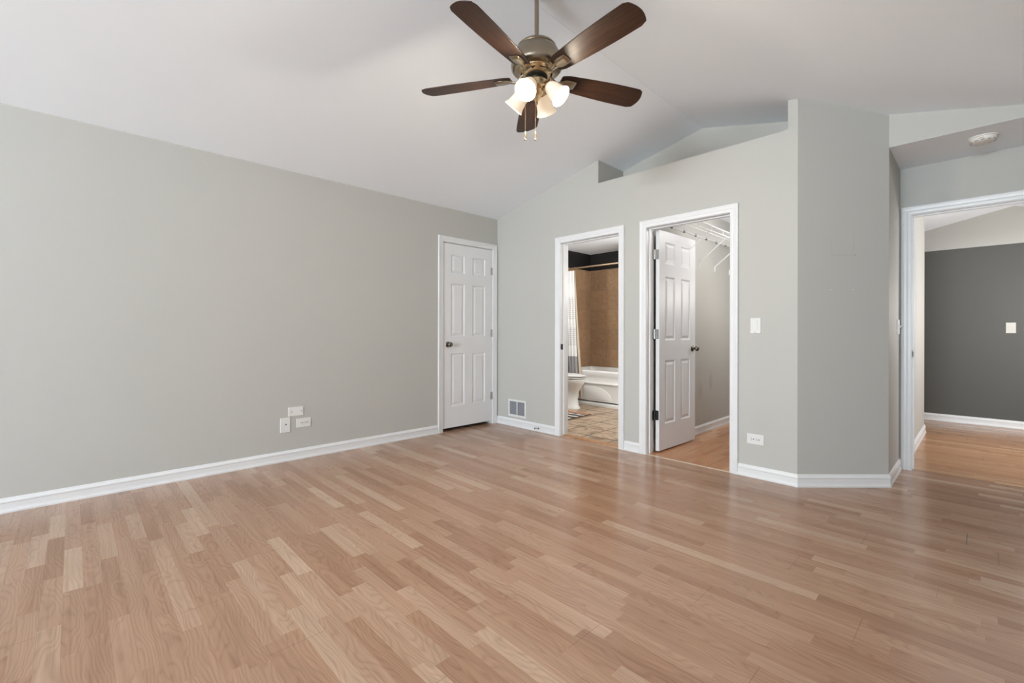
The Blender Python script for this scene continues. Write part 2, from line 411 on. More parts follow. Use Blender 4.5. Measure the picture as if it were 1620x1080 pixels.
# left wall (x<0)
b = new_bm(); y0, y1, zt = DA[0] - JB, DA[1] + JB, DA[2] + JB
box(b, -WT, 0, YB - .12, y0, 0, HC); box(b, -WT, 0, y0, y1, zt, HC); box(b, -WT, 0, y1, WT, 0, HC)
struct('wall_left', b, 'wall')
b = new_bm(); box(b, -WT - .05, -WT, y0 - .1, y1 + .1, 0, zt + .1); struct('door_gap_backing', b, 'black')  # black sheet added behind the door so its gap stays dark
# far wall with gable top and plant-shelf recess
b = new_bm()
a0, a1, at = OB[0] - JB, OB[1] + JB, OB[2] + JB; c0, c1 = OC[0] - JB, OC[1] + JB
prism_xz(b, [(0, 0), (a0, 0), (a0, zl(a0)), (0, HC)], 0, WT)
prism_xz(b, [(a0, at), (XN0, at), (XN0, zl(XN0)), (a0, zl(a0))], 0, WT)
prism_xz(b, [(XN0, at), (a1, at), (a1, ZL), (XN0, ZL)], 0, WT)
prism_xz(b, [(a1, 0), (c0, 0), (c0, ZL), (a1, ZL)], 0, WT)
prism_xz(b, [(c0, at), (c1, at), (c1, ZL), (c0, ZL)], 0, WT)
prism_xz(b, [(c1, 0), (XN1, 0), (XN1, ZL), (c1, ZL)], 0, WT)
prism_xz(b, [(XN1, 0), (XE, 0), (XE, zr(XE)), (XN1, zr(XN1))], 0, WT)
struct('wall_far', b, 'wall')
# recess: ledge, two cheeks, back
b = new_bm()
box(b, XN0, XN1, WT, DN, ZL - .08, ZL)
prism_xz(b, [(XN0 - .1, ZL - .08), (XN0, ZL - .08), (XN0, zl(XN0)), (XN0 - .1, zl(XN0 - .1))], WT, DN + .1)
prism_xz(b, [(XN1, ZL - .08), (XN1 + .06, ZL - .08), (XN1 + .06, zr(XN1 + .06)), (XN1, zr(XN1))], WT, DN + .1)
prism_xz(b, [(XN0, ZL - .08), (XN1, ZL - .08), (XN1, zr(XN1)), (XRIDGE, ZR), (XN0, zl(XN0))], DN, DN + .1)
struct('wall_recess', b, 'wall')
# angled wall
b = new_bm()
nx, ny = -dy_, dx_      # pointing away from the room
for (xa, ya, xb, yb) in ((XE, 0, XF, YF),):
    P0 = [(xa, ya), (xb, yb), (xb + nx * .1, yb + ny * .1), (xa + nx * .1, ya + ny * .1)]
    hexa(b, [(x, y, 0) for x, y in P0] + [(P0[0][0], P0[0][1], zr(xa)), (P0[1][0], P0[1][1], zr(xb)), (P0[2][0], P0[2][1], zr(P0[2][0])), (P0[3][0], P0[3][1], zr(P0[3][0]))])
struct('wall_angled', b, 'wall_marked')
# short wall of the entry alcove
b = new_bm(); box(b, XF - .1, XF, YF, YG, 0, ZH); struct('wall_alcove', b, 'wall')
# header above alcove
b = new_bm(); prism_xz(b, [(XF, ZH + .001), (XR, ZH + .001), (XR, zr(XR)), (XF, zr(XF))], YF, YF + .1); struct('wall_header', b, 'wall')
b = new_bm(); box(b, XF, XR + .1, YF + .0005, YG, ZH, ZH + .0009); box(b, XF - .1, XR + .1, YF + .1, YG + WT, ZH + .0009, ZH + .08); struct('ceiling_alcove', b, 'ceil')
# entry wall with hall opening
b = new_bm(); h0, h1, ht = OH[0] - JB, OH[1] + JB, OH[2] + JB
box(b, XF - .1, h0, YG, YG + WT, 0, ZH); box(b, h0, h1, YG, YG + WT, ht, ZH); box(b, h1, XR + .1, YG, YG + WT, 0, ZH)
box(b, XF - .1, XR + .1, YG + .02, YG + WT, ZH, 2.75)
struct('wall_entry', b, 'wall')
# right wall with window opening
b = new_bm(); box(b, XR, XR + .12, YB - .12, YG + WT, 0, zr(XR))
struct('wall_right', b, 'wall')
# wall behind the camera, two windows
b = new_bm()
WZ0, WZ1 = .65, 2.25
for x0, x1, za, zb in ((-.12, 1.40, 0, None), (1.40, 2.90, 0, WZ0), (1.40, 2.90, WZ1, None), (2.90, 3.00, 0, None), (3.00, 4.50, 0, WZ0), (3.00, 4.50, WZ1, None), (4.50, XR + .12, 0, None)):
    if zb is None:
        pts = [(x0, za), (x1, za), (x1, zc(x1))] + ([(XRIDGE, ZR)] if x0 < XRIDGE < x1 else []) + [(x0, zc(x0))]
        prism_xz(b, pts, YB - .12, YB)
    else: box(b, x0, x1, YB - .12, YB, za, zb)
struct('wall_back', b, 'wall')
def window(i, T, wdt, hgt):
    b = new_bm(); f = .05
    box(b, 0, wdt, -.10, -.05, 0, f, T); box(b, 0, wdt, -.10, -.05, hgt - f, hgt, T); box(b, 0, f, -.10, -.05, f, hgt - f, T); box(b, wdt - f, wdt, -.10, -.05, f, hgt - f, T)
    box(b, f, wdt - f, -.09, -.06, hgt / 2 - .02, hgt / 2 + .02, T)
    wd = struct('window_%d' % i, b, 'trim')
    return wd
window(1, Matrix.Translation((1.40, YB, WZ0)), 1.50, 1.6)
window(2, Matrix.Translation((3.00, YB, WZ0)), 1.50, 1.6)
# vaulted ceiling, thin joint at the ridge
b = new_bm(); yA, yZ = YB - .12, DN + .1
def slab(x0, x1, ya, yb, f, th=.1): hexa(b, [(x0, ya, f(x0)), (x1, ya, f(x1)), (x1, yb, f(x1)), (x0, yb, f(x0)), (x0, ya, f(x0) + th), (x1, ya, f(x1) + th), (x1, yb, f(x1) + th), (x0, yb, f(x0) + th)])
slab(-.12, XRIDGE - .001, yA, yZ, zl); slab(XRIDGE + .001, XR + .12, yA, YF + .1, zr)
box(b, XRIDGE - .05, XRIDGE + .05, yA, YF + .1, ZR + .09, ZR + .14)  # unseen cap added over the ridge joint to stop light leaking in
struct('ceiling', b, 'ceil')
b = new_bm(); box(b, -.8, 6.3, yA, 4.4, 3.15, 3.2); struct('light_block_roof', b, 'hole')  # unseen slab added above all rooms to block the sky light

# bathroom shell
BX0, BX1, BY1, BZ = -.59, 1.84, 2.70, 2.437
TT = 2.154
b = new_bm(); box(b, BX0 - .1, BX1, WT, BY1 + .1, BZ, BZ + .05); struct('ceiling_bathroom', b, 'ceil')
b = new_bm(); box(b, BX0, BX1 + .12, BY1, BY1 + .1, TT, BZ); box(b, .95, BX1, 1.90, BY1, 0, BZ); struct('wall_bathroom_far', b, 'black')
b = new_bm(); box(b, BX0, .95, BY1, BY1 + .1, 0, TT); struct('wall_bathroom_tiled', b, 'tan_back')
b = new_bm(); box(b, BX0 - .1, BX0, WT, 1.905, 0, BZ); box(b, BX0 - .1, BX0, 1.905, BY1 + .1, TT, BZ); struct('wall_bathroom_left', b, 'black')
b = new_bm(); box(b, BX0 - .1, BX0, 1.905, BY1, 0, TT); struct('wall_bathroom_left_tiled', b, 'tan_side')
b = new_bm(); box(b, BX0, BX0 + .006, BY1 - .006, BY1, .53, TT); box(b, BX0, .95, BY1 - .004, BY1, TT - .008, TT); box(b, BX0, BX0 + .004, 1.905, BY1, TT - .008, TT)
struct('trim_tile_edge', b, 'caulk')
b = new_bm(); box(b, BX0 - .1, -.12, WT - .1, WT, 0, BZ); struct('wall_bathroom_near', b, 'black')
# closet / bathroom partition, closet walls
b = new_bm(); box(b, BX1, 1.96, WT, 2.5, 0, BZ); struct('wall_closet_left', b, 'wall_scuffed')
CXR = 3.02
b = new_bm(); box(b, CXR, CXR + .08, WT, 2.5, 0, BZ); struct('wall_closet_right', b, 'wall')
b = new_bm(); box(b, 1.84, CXR + .08, 2.5, 2.6, 0, BZ); struct('wall_closet_far', b, 'wall')
b = new_bm(); box(b, 1.84, CXR + .08, WT, 2.6, BZ, BZ + .05); struct('ceiling_closet', b, 'ceil')
# hall
HY0, HY1 = YG + WT, 4.09
def zh(x): return 2.391 + .227 * (x - 3.577) if x < 4.35 else 2.5665 - .227 * (x - 4.35)
b = new_bm(); hexa(b, [(3.54, HY0, 0), (3.66, HY0, 0), (3.66, 3.05, 0), (3.54, 3.05, 0), (3.54, HY0, zh(3.54)), (3.66, HY0, zh(3.66)), (3.66, 3.05, zh(3.66)), (3.54, 3.05, zh(3.54))])
struct('wall_hall_left', b, 'wall')
b = new_bm(); box(b, 2.6, 6.0, HY1, HY1 + .1, 0, 2.134); struct('wall_hall_far', b, 'dark')
b = new_bm(); prism_xz(b, [(2.6, 2.134), (6.0, 2.134), (6.0, zh(6.0)), (4.35, zh(4.35)), (2.6, zh(2.6))], HY1, HY1 + .1); struct('wall_hall_far_upper', b, 'wall')
b = new_bm(); box(b, 5.9, 6.0, HY0, HY1, 0, zh(5.9)); box(b, 2.5, 2.6, 3.05, HY1, 0, zh(2.5)); box(b, 2.5, 3.54, 2.95, 3.05, 0, 2.16)
box(b, XR + .1, 6.0, HY0 - .1, HY0, 0, 2.3); struct('wall_hall_sides', b, 'wall')
b = new_bm(); slab(2.5, 4.35, HY0, HY1 + .1, zh, .05); slab(4.35, 6.0, HY0, HY1 + .1, zh, .05)
box(b, 4.6, 6.0, HY0 - .1, HY0, 2.3, 2.6); struct('ceiling_hall', b, 'ceil')

# ------------------------------------------------------------------ trim
BASE = [(0, 0), (.016, 0), (.0165, .010), (.0125, .020), (.0112, .030), (.0112, .058), (.014, .064), (.013, .071), (.008, .079), (.005, .087), (0, .090)]
def baseboard(name, path, z=0.0, prof=BASE):
    b = new_bm(); sweep(b, prof, path, frame=lambda p, n, a, c: (p.x + n.x * a, p.y + n.y * a, z + c))
    return struct('baseboard_' + name, b, 'trim')
# path direction chosen so that the right-hand normal points into the room
baseboard('left', [(0, YB), (0, DA[0] - .070)])
baseboard('far', [(0.004, 0), (OB[0] - .066, 0)])
baseboard('between', [(OB[1] + .066, 0), (OC[0] - .066, 0)])
baseboard('right_corner', [(OC[1] + .062, 0), (XE, 0), (XF, YF), (XF, YG - .004)])
baseboard('hall_left', [(3.66, HY0), (3.66, 3.05), (3.56, 3.05)])
baseboard('hall_far', [(2.6, HY1), (5.9, HY1)], z=0.0)
baseboard('closet_left', [(1.96, WT), (1.96, 2.5)])
# note: normals (d.y,-d.x): for +y direction n=+x ; for +x direction n=-y

CAS = [(-.005, 0), (-.005, .008), (-.001, .0115), (.012, .0125), (.020, .0120), (.024, .0145), (.040, .0160), (.050, .0185), (.056, .0180), (.058, .0140), (.058, 0)]
def casing(bm, T, u0, u1, zt, z0=0.0, prof=CAS):
    # opening from u0 to u1; path goes up the left leg, across, and down the right leg; outward is away from the opening
    path = [(u0, z0), (u0, zt), (u1, zt), (u1, z0)]
    sweep(bm, prof, path, frame=lambda p, n, a, c: T @ Vector((p.x - n.x * (a + .0), c, p.y - n.y * a)))
def frame(name, T, u0, u1, zt, depth, reveal=.007, stop=.045, z0=0.0, both=True):
    b = new_bm()
    casing(b, T, u0 - reveal, u1 + reveal, zt + reveal, z0)
    if both: casing(b, T @ Matrix.Translation((0, -depth, 0)) @ Matrix.Scale(-1, 4, (0, 1, 0)), u0 - reveal, u1 + reveal, zt + reveal, z0)
    box(b, u0 - JB, u0, -depth, 0, z0, zt, T); box(b, u1, u1 + JB, -depth, 0, z0, zt, T); box(b, u0 - JB, u1 + JB, -depth, 0, zt, zt + JB, T)
    if stop:
        s0, s1 = stop
        box(b, u0, u0 + .010, -s1, -s0, z0, zt - .010, T); box(b, u1 - .010, u1, -s1, -s0, z0, zt - .010, T); box(b, u0, u1, -s1, -s0, zt - .010, zt, T)
    return struct(name, b, 'trim')
# local frame: X along wall, +Y out into the room, Z up
TB = Matrix(((1, 0, 0, 0), (0, -1, 0, 0), (0, 0, 1, 0), (0, 0, 0, 1)))               # far wall
TA = Matrix(((0, 1, 0, 0), (1, 0, 0, 0), (0, 0, 1, 0), (0, 0, 0, 1)))               # left wall: X->y, Y->x
TC = Matrix(((1, 0, 0, 0), (0, -1, 0, YG), (0, 0, 1, 0), (0, 0, 0, 1)))             # entry wall
# the sweep normal for an up-going leg points to +u, so (p - n*a) grows away from the opening
frame('trim_1', TA, DA[0], DA[1], DA[2], WT, both=False, stop=(.037, .06))
f_b = frame('trim_2', TB, OB[0], OB[1], OB[2], WT, stop=(.045, .078))
f_c = frame('trim_3', TB, OC[0], OC[1], OC[2], WT, stop=(.045, .078))
f_h = frame('trim_4', TC, OH[0], OH[1], OH[2], WT, stop=(.045, .078))
def strike(parent, loc):
    b = new_bm(); box(b, 0, .002, -.016, .016, -.03, .03); box(b, .002, .007, -.020, -.014, -.018, .018)
    o = obj('strike_plate', b, 'bronze', parent); o.location = loc; o['label'] = 'dark metal strike plate'; return o
strike(f_b, (OB[0], .022, .945)); strike(f_h, (OH[0], YG + .022, .93))
# thresholds
b = new_bm(); prism(b, [(.0, 0), (.012, .010), (.040, .011), (.052, 0)], lambda p: (OB[0], p[0] + .035, p[1]), lambda p: (OB[1], p[0] + .035, p[1])); struct('trim_5', b, 'threshold')
b = new_bm(); prism(b, [(-.008, 0), (-.005, .004), (.010, .004), (.013, 0)], lambda p: (OC[0], p[0], p[1]), lambda p: (OC[1], p[0], p[1])); struct('trim_6', b, 'strip')
b = new_bm(); box(b, OH[0], OH[1], YG + .033, YG + .037, -.004, .0008); struct('trim_7', b, 'hole')

# ------------------------------------------------------------------ six-panel doors
def six_panel(W, H, th=.035):
    b = new_bm()
    st, mu = .105 * W / .7, .11 * W / .7
    pw = (W - 2 * st - mu) / 2
    us = [0, st, st + pw, st + pw + mu, W - st, W]
    zs = [0, .235, .825, 1.012, 1.605, 1.720, 1.925, H]
    def face(yf, s):
        def V(u, z, d): return b.verts.new((u, yf + s * d, z))
        def quad(P): b.faces.new([V(*p) for p in P])
        for i in range(5):
            for j in range(7):
                u0, u1, z0, z1 = us[i], us[i + 1], zs[j], zs[j + 1]
                if i in (1, 3) and j in (1, 3, 5):
                    rings = []
                    for ins, d in ((0, 0), (.004, .0015), (.013, .009), (.022, .009), (.040, .003), (.043, .002)):
                        rings.append([(u0 + ins, z0 + ins, d), (u1 - ins, z0 + ins, d), (u1 - ins, z1 - ins, d), (u0 + ins, z1 - ins, d)])
                    for a, c in zip(rings, rings[1:]):
                        for k in range(4): quad((a[k], a[(k + 1) % 4], c[(k + 1) % 4], c[k]))
                    quad(rings[-1])
                else: quad(((u0, z0, 0), (u1, z0, 0), (u1, z1, 0), (u0, z1, 0)))
    face(0, 1); face(th, -1)
    for P in (((0, 0, 0), (0, th, 0), (0, th, H), (0, 0, H)), ((W, 0, 0), (W, 0, H), (W, th, H), (W, th, 0)), ((0, 0, 0), (W, 0, 0), (W, th, 0), (0, th, 0)), ((0, 0, H), (0, th, H), (W, th, H), (W, 0, H))):
        b.faces.new([b.verts.new(p) for p in P])
    bmesh.ops.remove_doubles(b, verts=b.verts, dist=1e-5)
    return b
KN = [(0, 0), (.031, 0), (.032, .003), (.029, .007), (.018, .009), (.0125, .012), (.0115, .026), (.014, .032), (.022, .036), (.0265, .043), (.0275, .050), (.0255, .058), (.019, .0635), (.010, .0655), (.009, .0645), (0, .0645)]
def knob(parent, p, d, name='door_knob'):
    b = new_bm(); lathe(b, KN, 28, aim(p, d)); return obj(name, b, 'nickel', parent, smooth=True)
def hinge(parent, x, y, z, dirx, m='steel', leafy=0.0):
    b = new_bm(); lathe(b, [(0, -.045), (.0058, -.045), (.0062, -.044), (.0062, .044), (.0058, .045), (.0035, .047), (.0035, .050), (0, .051)], 12, Matrix.Translation((x, y, z)))
    for k in (-.0275, -.009, .009, .0275): lathe(b, [(.0066, k - .0006), (.0066, k + .0006)], 12, Matrix.Translation((x, y, z)))
    return b
# door 1: closed, in the left wall.  local X -> along wall
d1 = bpy.data.objects.new('door_1', None); C.objects.link(d1); d1['kind'] = 'structure'; d1.location = (-.002, DA[1] - .004, .037)
d1.rotation_euler = (0, 0, -PI / 2)          # local +X -> -y, local +Y -> +x ; face at local y=th faces the room
H1 = 2.046
s = obj('door_panel', six_panel(.714, H1), 'door', d1); s.location = (0, -.035, 0)
knob(d1, (.714 - .064, 0, .925), (0, 1, 0))
for zz in (1.79, 1.05, .30):
    b = new_bm(); lathe(b, [(0, -.045), (.006, -.045), (.006, .045), (0, .045)], 12, Matrix.Translation((-.001, .007, zz))); box(b, -.004, .022, .0005, .0022, zz - .044, zz + .044)
    for q in (-.03, 0, .03): lathe(b, [(0, .003), (.003, .003), (.003, .002)], 8, Matrix.Translation((.012, 0, zz + q)) @ Matrix.Rotation(-PI / 2, 4, 'X'))
    obj('hinge', b, 'steel', d1)
b = new_bm(); box(b, .7145, .7170, -.004, .003, .905, .955); obj('latch', b, 'bronze', d1)
# door 2: closet door, hinged on the left jamb, swung into the closet
d2 = bpy.data.objects.new('door_2', None); C.objects.link(d2); d2['kind'] = 'structure'
d2.location = (OC[0] + .011, WT + .010, .014); d2.rotation_euler = (0, 0, math.radians(90 - 1.5))
# local +X -> +y (into closet), local +Y -> -x ; visible face looks to +x = local -Y
s = obj('door_panel', six_panel(.705, 2.022), 'door', d2); s.location = (.008, -.0385, 0)
knob(d2, (.008 + .705 - .062, -.0385, .925), (0, -1, 0)); knob(d2, (.008 + .705 - .062, -.0035, .925), (0, 1, 0))
for zz, mm in ((1.80, 'steel'), (1.07, 'plate'), (.325, 'bronze')):
    b = new_bm(); lathe(b, [(0, -.045), (.006, -.045), (.006, .045), (0, .045)], 12, Matrix.Translation((0, .001, zz)))
    box(b, .0055, .0075, -.034, .001, zz - .044, zz + .044); box(b, -.035, -.002, .003, .005, zz - .044, zz + .044)
    for q in (-.03, 0, .03): lathe(b, [(0, -.002), (.0035, -.002), (.0035, .001)], 8, Matrix.Translation((.0055, -.018 + (.006 if q == 0 else 0), zz + q)) @ Matrix.Rotation(PI / 2, 4, 'Y'))
    h_ = obj('hinge', b, 'steel' if mm != 'bronze' else 'bronze', d2)
    if mm == 'bronze': h_['label'] = 'darker bottom hinge'

# ------------------------------------------------------------------ wall plates, outlets, switches
def plate_bm(w_, h_, t_=.006):
    b = new_bm()
    loft(b, [[(x * w_ / 2 - i * (1 if x > 0 else -1) * 1.0, y, z * h_ / 2 - i * (1 if z > 0 else -1)) for x, z in ((-1, -1), (1, -1), (1, 1), (-1, 1))] for i, y in ((0, 0), (0, .003), (.003, t_))])
    return b
def screw(b, x, z, y=.006): lathe(b, [(0, .0012), (.0028, .001), (.0032, 0)], 10, Matrix.Translation((x, y, z)) @ Matrix.Rotation(-PI / 2, 4, 'X'))
def place(o, T): o.matrix_world = T; return o
def at(Tw, u, z, extra=0.0): return Tw @ Matrix.Translation((u, extra, z))
def mount(name, label, cat, T, group=None):
    o = thing(name, label, cat, group=group); o.matrix_world = T; return o
def outlet(T, label, flip=1, m='plate'):
    # horizontal duplex
    t = mount('wall_outlet', label, 'outlet', T)
    obj('cover_plate', plate_bm(.120, .078), m, t)
    for cx in (-.0195, .0195):
        b = new_bm(); loft(b, [[(cx + .0165 * math.cos(a) * 1.0, y, .0145 * math.sin(a)) for a in [2 * PI * k / 24 for k in range(24)]] for y in (.0055, .0078)])
        r = obj('receptacle', b, m, t, smooth=True)
        b = new_bm()
        for zz in (-.006, .006): box(b, cx - .0085 * flip - .0035, cx - .0085 * flip + .0035, .0076, .0081, zz - .0017, zz + .0017)
        b2 = b; obj('slot', b2, 'slot', r)
        b = new_bm(); lathe(b, [(0, .0005), (.0040, .0004), (.0040, 0)], 12, Matrix.Translation((cx + .006 * flip, .0078, 0)) @ Matrix.Rotation(-PI / 2, 4, 'X')); obj('ground_hole', b, 'hole', r)
    b = new_bm(); screw(b, 0, 0); obj('screw', b, 'steel', t)
    return t
outlet(at(TA, -2.267, .310), 'white double power outlet on the left wall, right of the cable plate')
outlet(at(TB, 2.913, .291), 'white double power outlet low on the far wall, right of the closet doorway')
t = mount('blank_cover_plate', 'white blank wall plate with two dark screws, highest of the three on the left wall', 'wall plate', at(TA, -2.333, .414))
obj('plate', plate_bm(.124, .078), 'plate', t)
for xx in (-.034, .044):
    b = new_bm(); lathe(b, [(0, .0015), (.003, .0012), (.0042, 0)], 12, Matrix.Translation((xx, .006, 0)) @ Matrix.Rotation(-PI / 2, 4, 'X')); obj('screw', b, 'slot', t)
t = mount('cable_outlet_plate', 'upright white wall plate with one dark cable socket on the left wall', 'wall plate', at(TA, -2.419, .306))
obj('plate', plate_bm(.080, .124), 'plate', t)
b = new_bm(); lathe(b, [(0, .006), (.0022, .006), (.0022, .004), (.005, .004), (.0055, 0)], 14, Matrix.Translation((.004, .006, .006)) @ Matrix.Rotation(-PI / 2, 4, 'X')); obj('coax_socket', b, 'hole', t)
# light switch on far wall (with raised glossy guard)
t = mount('light_switch', 'white light switch with raised cover on the far wall beside the closet doorway', 'light switch', at(TB, 2.9125, 1.150))
obj('cover_plate', plate_bm(.074, .118, .007), 'plate', t)
b = new_bm(); loft(b, [rr_ for rr_ in ([(x * a - .004, y, z * c + .006) for x, z in ((-1, -1), (1, -1), (1, 1), (-1, 1))] for a, c, y in ((.0185, .036, .0068), (.0180, .0355, .010), (.0165, .034, .0085)))])
obj('rocker', b, 'plate', t)
b = new_bm(); box(b, -.022, .004, .0068, .011, .040, .050); obj('slide_tab', b, 'plate', t)
b = new_bm(); screw(b, -.003, -.050, .007); obj('screw', b, 'slot', t)
# two-gang plate on the alcove wall
TD = Matrix(((0, 1, 0, XF), (-1, 0, 0, 0), (0, 0, 1, 0), (0, 0, 0, 1)))     # X -> -y, Y -> +x
t = mount('light_switch', 'white two-switch plate on the narrow alcove side wall beside the hall doorway', 'light switch', TD @ Matrix.Translation((-.965, 0, 1.145)))
obj('cover_plate', plate_bm(.150, .118, .007), 'plate', t)
for xx in (-.038, .038):
    b = new_bm(); box(b, xx - .008, xx + .008, .006, .0078, -.018, .018); T_ = Matrix.Translation((xx, .007, .0)) @ Matrix.Rotation(.5 if xx < 0 else -.5, 4, 'X'); box(b, -.0035, .0035, 0, .014, -.005, .005, T_)
    obj('toggle', b, 'plate', t)
# hall switch
TH = Matrix(((1, 0, 0, 0), (0, -1, 0, HY1), (0, 0, 1, 0), (0, 0, 0, 1)))
t = mount('light_switch', 'ivory rocker switch on the dark grey wall seen through the hall doorway', 'light switch', at(TH, 4.335, 1.160))
obj('cover_plate', plate_bm(.082, .124, .007), 'plate_ivory', t)
b = new_bm(); hexa(b, [(-.0165, .0065, -.033), (.0165, .0065, -.033), (.0165, .0065, .033), (-.0165, .0065, .033), (-.0165, .012, -.033), (.0165, .012, -.033), (.0165, .0075, .033), (-.0165, .0075, .033)]); obj('rocker', b, 'plate_ivory', t)

# ------------------------------------------------------------------ floor register on the far wall
t = mount('wall_vent', 'white louvred wall vent above the far baseboard near the corner', 'vent', at(TB, .352, .212))
b = new_bm(); W2, H2 = .144, .100
for x0, x1, z0, z1 in ((-W2, -W2 + .022, -H2, H2), (W2 - .022, W2, -H2, H2), (-W2 + .022, W2 - .022, -H2, -H2 + .026), (-W2 + .022, W2 - .022, H2 - .020, H2), (-.006, .006, -H2 + .026, H2 - .020)): box(b, x0, x1, 0, .007, z0, z1)
obj('vent_frame', b, 'plate', t)
b = new_bm(); box(b, -W2 + .02, W2 - .02, .0003, .0012, -H2 + .02, H2 - .018); obj('backing', b, 'slot', t)
for x0, x1 in ((-W2 + .022, -.006), (.006, W2 - .022)):
    b = new_bm(); n = 14
    for i in range(n):
        zc_ = -H2 + .032 + i * (2 * H2 - .058) / (n - 1); T_ = Matrix.Translation(((x0 + x1) / 2, .0035, zc_)) @ Matrix.Rotation(-.75, 4, 'X')
        box(b, x0 - (x0 + x1) / 2, x1 - (x0 + x1) / 2, -.0035, .0035, -.0005, .0005, T_)
    obj('louvre', b, 'vent', t)
# spring door stop lying against the baseboard
t = mount('door_stop', 'small bent spring door stop on the far baseboard by the bathroom doorway', 'door stop', at(TB, .70, .036, .0125))
b = new_bm(); pts = []
for i in range(90):
    a = i / 89; r = .0055 - .001 * a; th = a * 2 * PI * 11
    bx = Vector((-.045 * a, .008 + .030 * math.sin(a * PI * .9), .012 * math.sin(a * PI) - .012 * a)); pts.append(bx + Vector((0, r * math.cos(th), r * math.sin(th))))
tube(b, pts, .0011, 5); obj('spring', b, 'nickel', t, smooth=True)
b = new_bm(); lathe(b, [(0, 0), (.010, 0), (.010, .004), (.006, .010), (0, .012)], 14, Matrix.Rotation(-PI / 2, 4, 'X')); obj('mount', b, 'nickel', t, smooth=True)

# smoke detector under the alcove ceiling
t = thing('smoke_detector', 'round white smoke detector on the low ceiling above the entry alcove', 'smoke detector', (4.105, .700, ZH), .5)
b = new_bm(); lathe(b, [(0, 0), (.074, 0), (.074, -.006), (.070, -.009), (0, -.009)], 40); obj('base', b, 'smoke', t, smooth=True)
b = new_bm(); lathe(b, [(0, -.009), (.068, -.009), (.068, -.014), (.064, -.026), (.058, -.032), (.050, -.036), (.030, -.037), (.028, -.035), (.026, -.037), (0, -.037)], 40); obj('cover', b, 'smoke', t, smooth=True)
b = new_bm()
for k in range(12):
    T_ = Matrix.Rotation(k * PI / 6, 4, 'Z') @ Matrix.Translation((.0615, 0, -.030)) @ Matrix.Rotation(.95, 4, 'Y'); box(b, -.002, .003, -.008, .008, -.0006, .0006, T_)
obj('slot', b, 'slot', t)
b = new_bm(); T_ = Matrix.Rotation(-2.2, 4, 'Z') @ Matrix.Translation((.067, 0, -.019)); box(b, -.002, .0012, -.014, .014, -.0025, .0025, T_); obj('label_tab', b, 'strip', t)

# ------------------------------------------------------------------ ceiling fan
FX, FY, FK = 2.463, -1.953, .9105      # hangs a little off the ridge, on the right-hand slope
FW = Vector((-math.sin(YAW), math.cos(YAW), 0)); RT = Vector((math.cos(YAW), math.sin(YAW), 0))
def azi(deg):
    a = math.radians(deg); v = FW * math.cos(a) + RT * math.sin(a); return math.atan2(v.y, v.x)
FT = (zr(FX) - .0979) / FK
fan = thing('ceiling_fan', 'brass ceiling fan with five dark walnut blades and four lit glass shades', 'ceiling fan', (FX, FY, .0979))
fan.scale = (FK, FK, FK)
b = new_bm(); lathe(b, [(0, FT + .02), (.07, FT + .02), (.070, FT - .02), (.066, FT - .04), (.045, FT - .062), (.022, FT - .072), (0, FT - .073)], 32); obj('canopy', b, 'fan', fan, smooth=True)
b = new_bm(); lathe(b, [(.0130, 2.79), (.0130, FT - .06)], 20); obj('downrod', b, 'fan', fan, smooth=True)
# motor housing
b = new_bm(); lathe(b, [(0, 2.785), (.019, 2.785), (.021, 2.776), (.032, 2.768), (.086, 2.761), (.106, 2.753), (.113, 2.745), (.114, 2.738), (.110, 2.735), (.110, 2.732), (.121, 2.726), (.132, 2.706), (.141, 2.682), (.147, 2.655), (.149, 2.637), (.146, 2.622), (.136, 2.611), (.110, 2.607), (0, 2.607)], 56)
obj('motor_housing', b, 'fan', fan, smooth=True)
b = new_bm(); lathe(b, [(.108, 2.608), (.106, 2.602), (.098, 2.599), (.092, 2.592), (.083, 2.588), (.078, 2.580), (.066, 2.576), (0, 2.576)], 48)
fl = obj('flywheel', b, 'brass', fan, smooth=True)
for k in range(10):
    b = new_bm(); T_ = Matrix.Rotation(k * PI / 5 + .2, 4, 'Z') @ Matrix.Translation((.0885, 0, 2.5895)) @ Matrix.Rotation(-.55, 4, 'Y'); box(b, -.0028, .0028, -.014, .014, -.002, .0016, T_); obj('vent_slot', b, 'hole', fl)
b = new_bm(); lathe(b, [(.064, 2.577), (.064, 2.570), (.050, 2.566), (0, 2.566)], 40); obj('flywheel_gasket', b, 'hole', fan, smooth=True)
b = new_bm(); lathe(b, [(.040, 2.585), (.042, 2.560), (.058, 2.552), (.064, 2.545), (.064, 2.515), (.058, 2.503), (.044, 2.494), (.040, 2.480), (.030, 2.470), (.022, 2.462), (.018, 2.448), (.012, 2.440), (.008, 2.432), (.010, 2.424), (.006, 2.416), (0, 2.414)], 36)
lk = obj('light_kit_hub', b, 'brass', fan, smooth=True)
# blades
def blade_mesh():
    b = new_bm(); th = .0055
    top = []
    R0, R1 = .150, .716
    N = 26
    up, lo = [], []
    for i in range(N + 1):
        s_ = i / N; x = R0 + (R1 - .05 - R0) * s_
        wdt = .055 + .023 * math.sin(min(1, s_ * 1.15) * PI / 2)
        if s_ < .06: wdt *= .80 + .20 * (s_ / .06)
        up.append((x, wdt)); lo.append((x, -wdt))
    # tip: slanted shallow arc with one clipped corner
    tip = []
    for i in range(1, 14):
        a = i / 14
        y = .078 - .156 * a
        x = R1 - .05 + .050 * math.sin(PI * (a * .80 + .12)) ** .75 * (1 - .10 * a)
        tip.append((x, y))
    out = up + tip + lo[::-1]
    v0 = [b.verts.new((x, y, 0)) for x, y in out]; v1 = [b.verts.new((x, y, th)) for x, y in out]
    b.faces.new(v0); b.faces.new(v1[::-1])
    for i in range(len(out)): b.faces.new((v0[i], v0[(i + 1) % len(out)], v1[(i + 1) % len(out)], v1[i]))
    return b
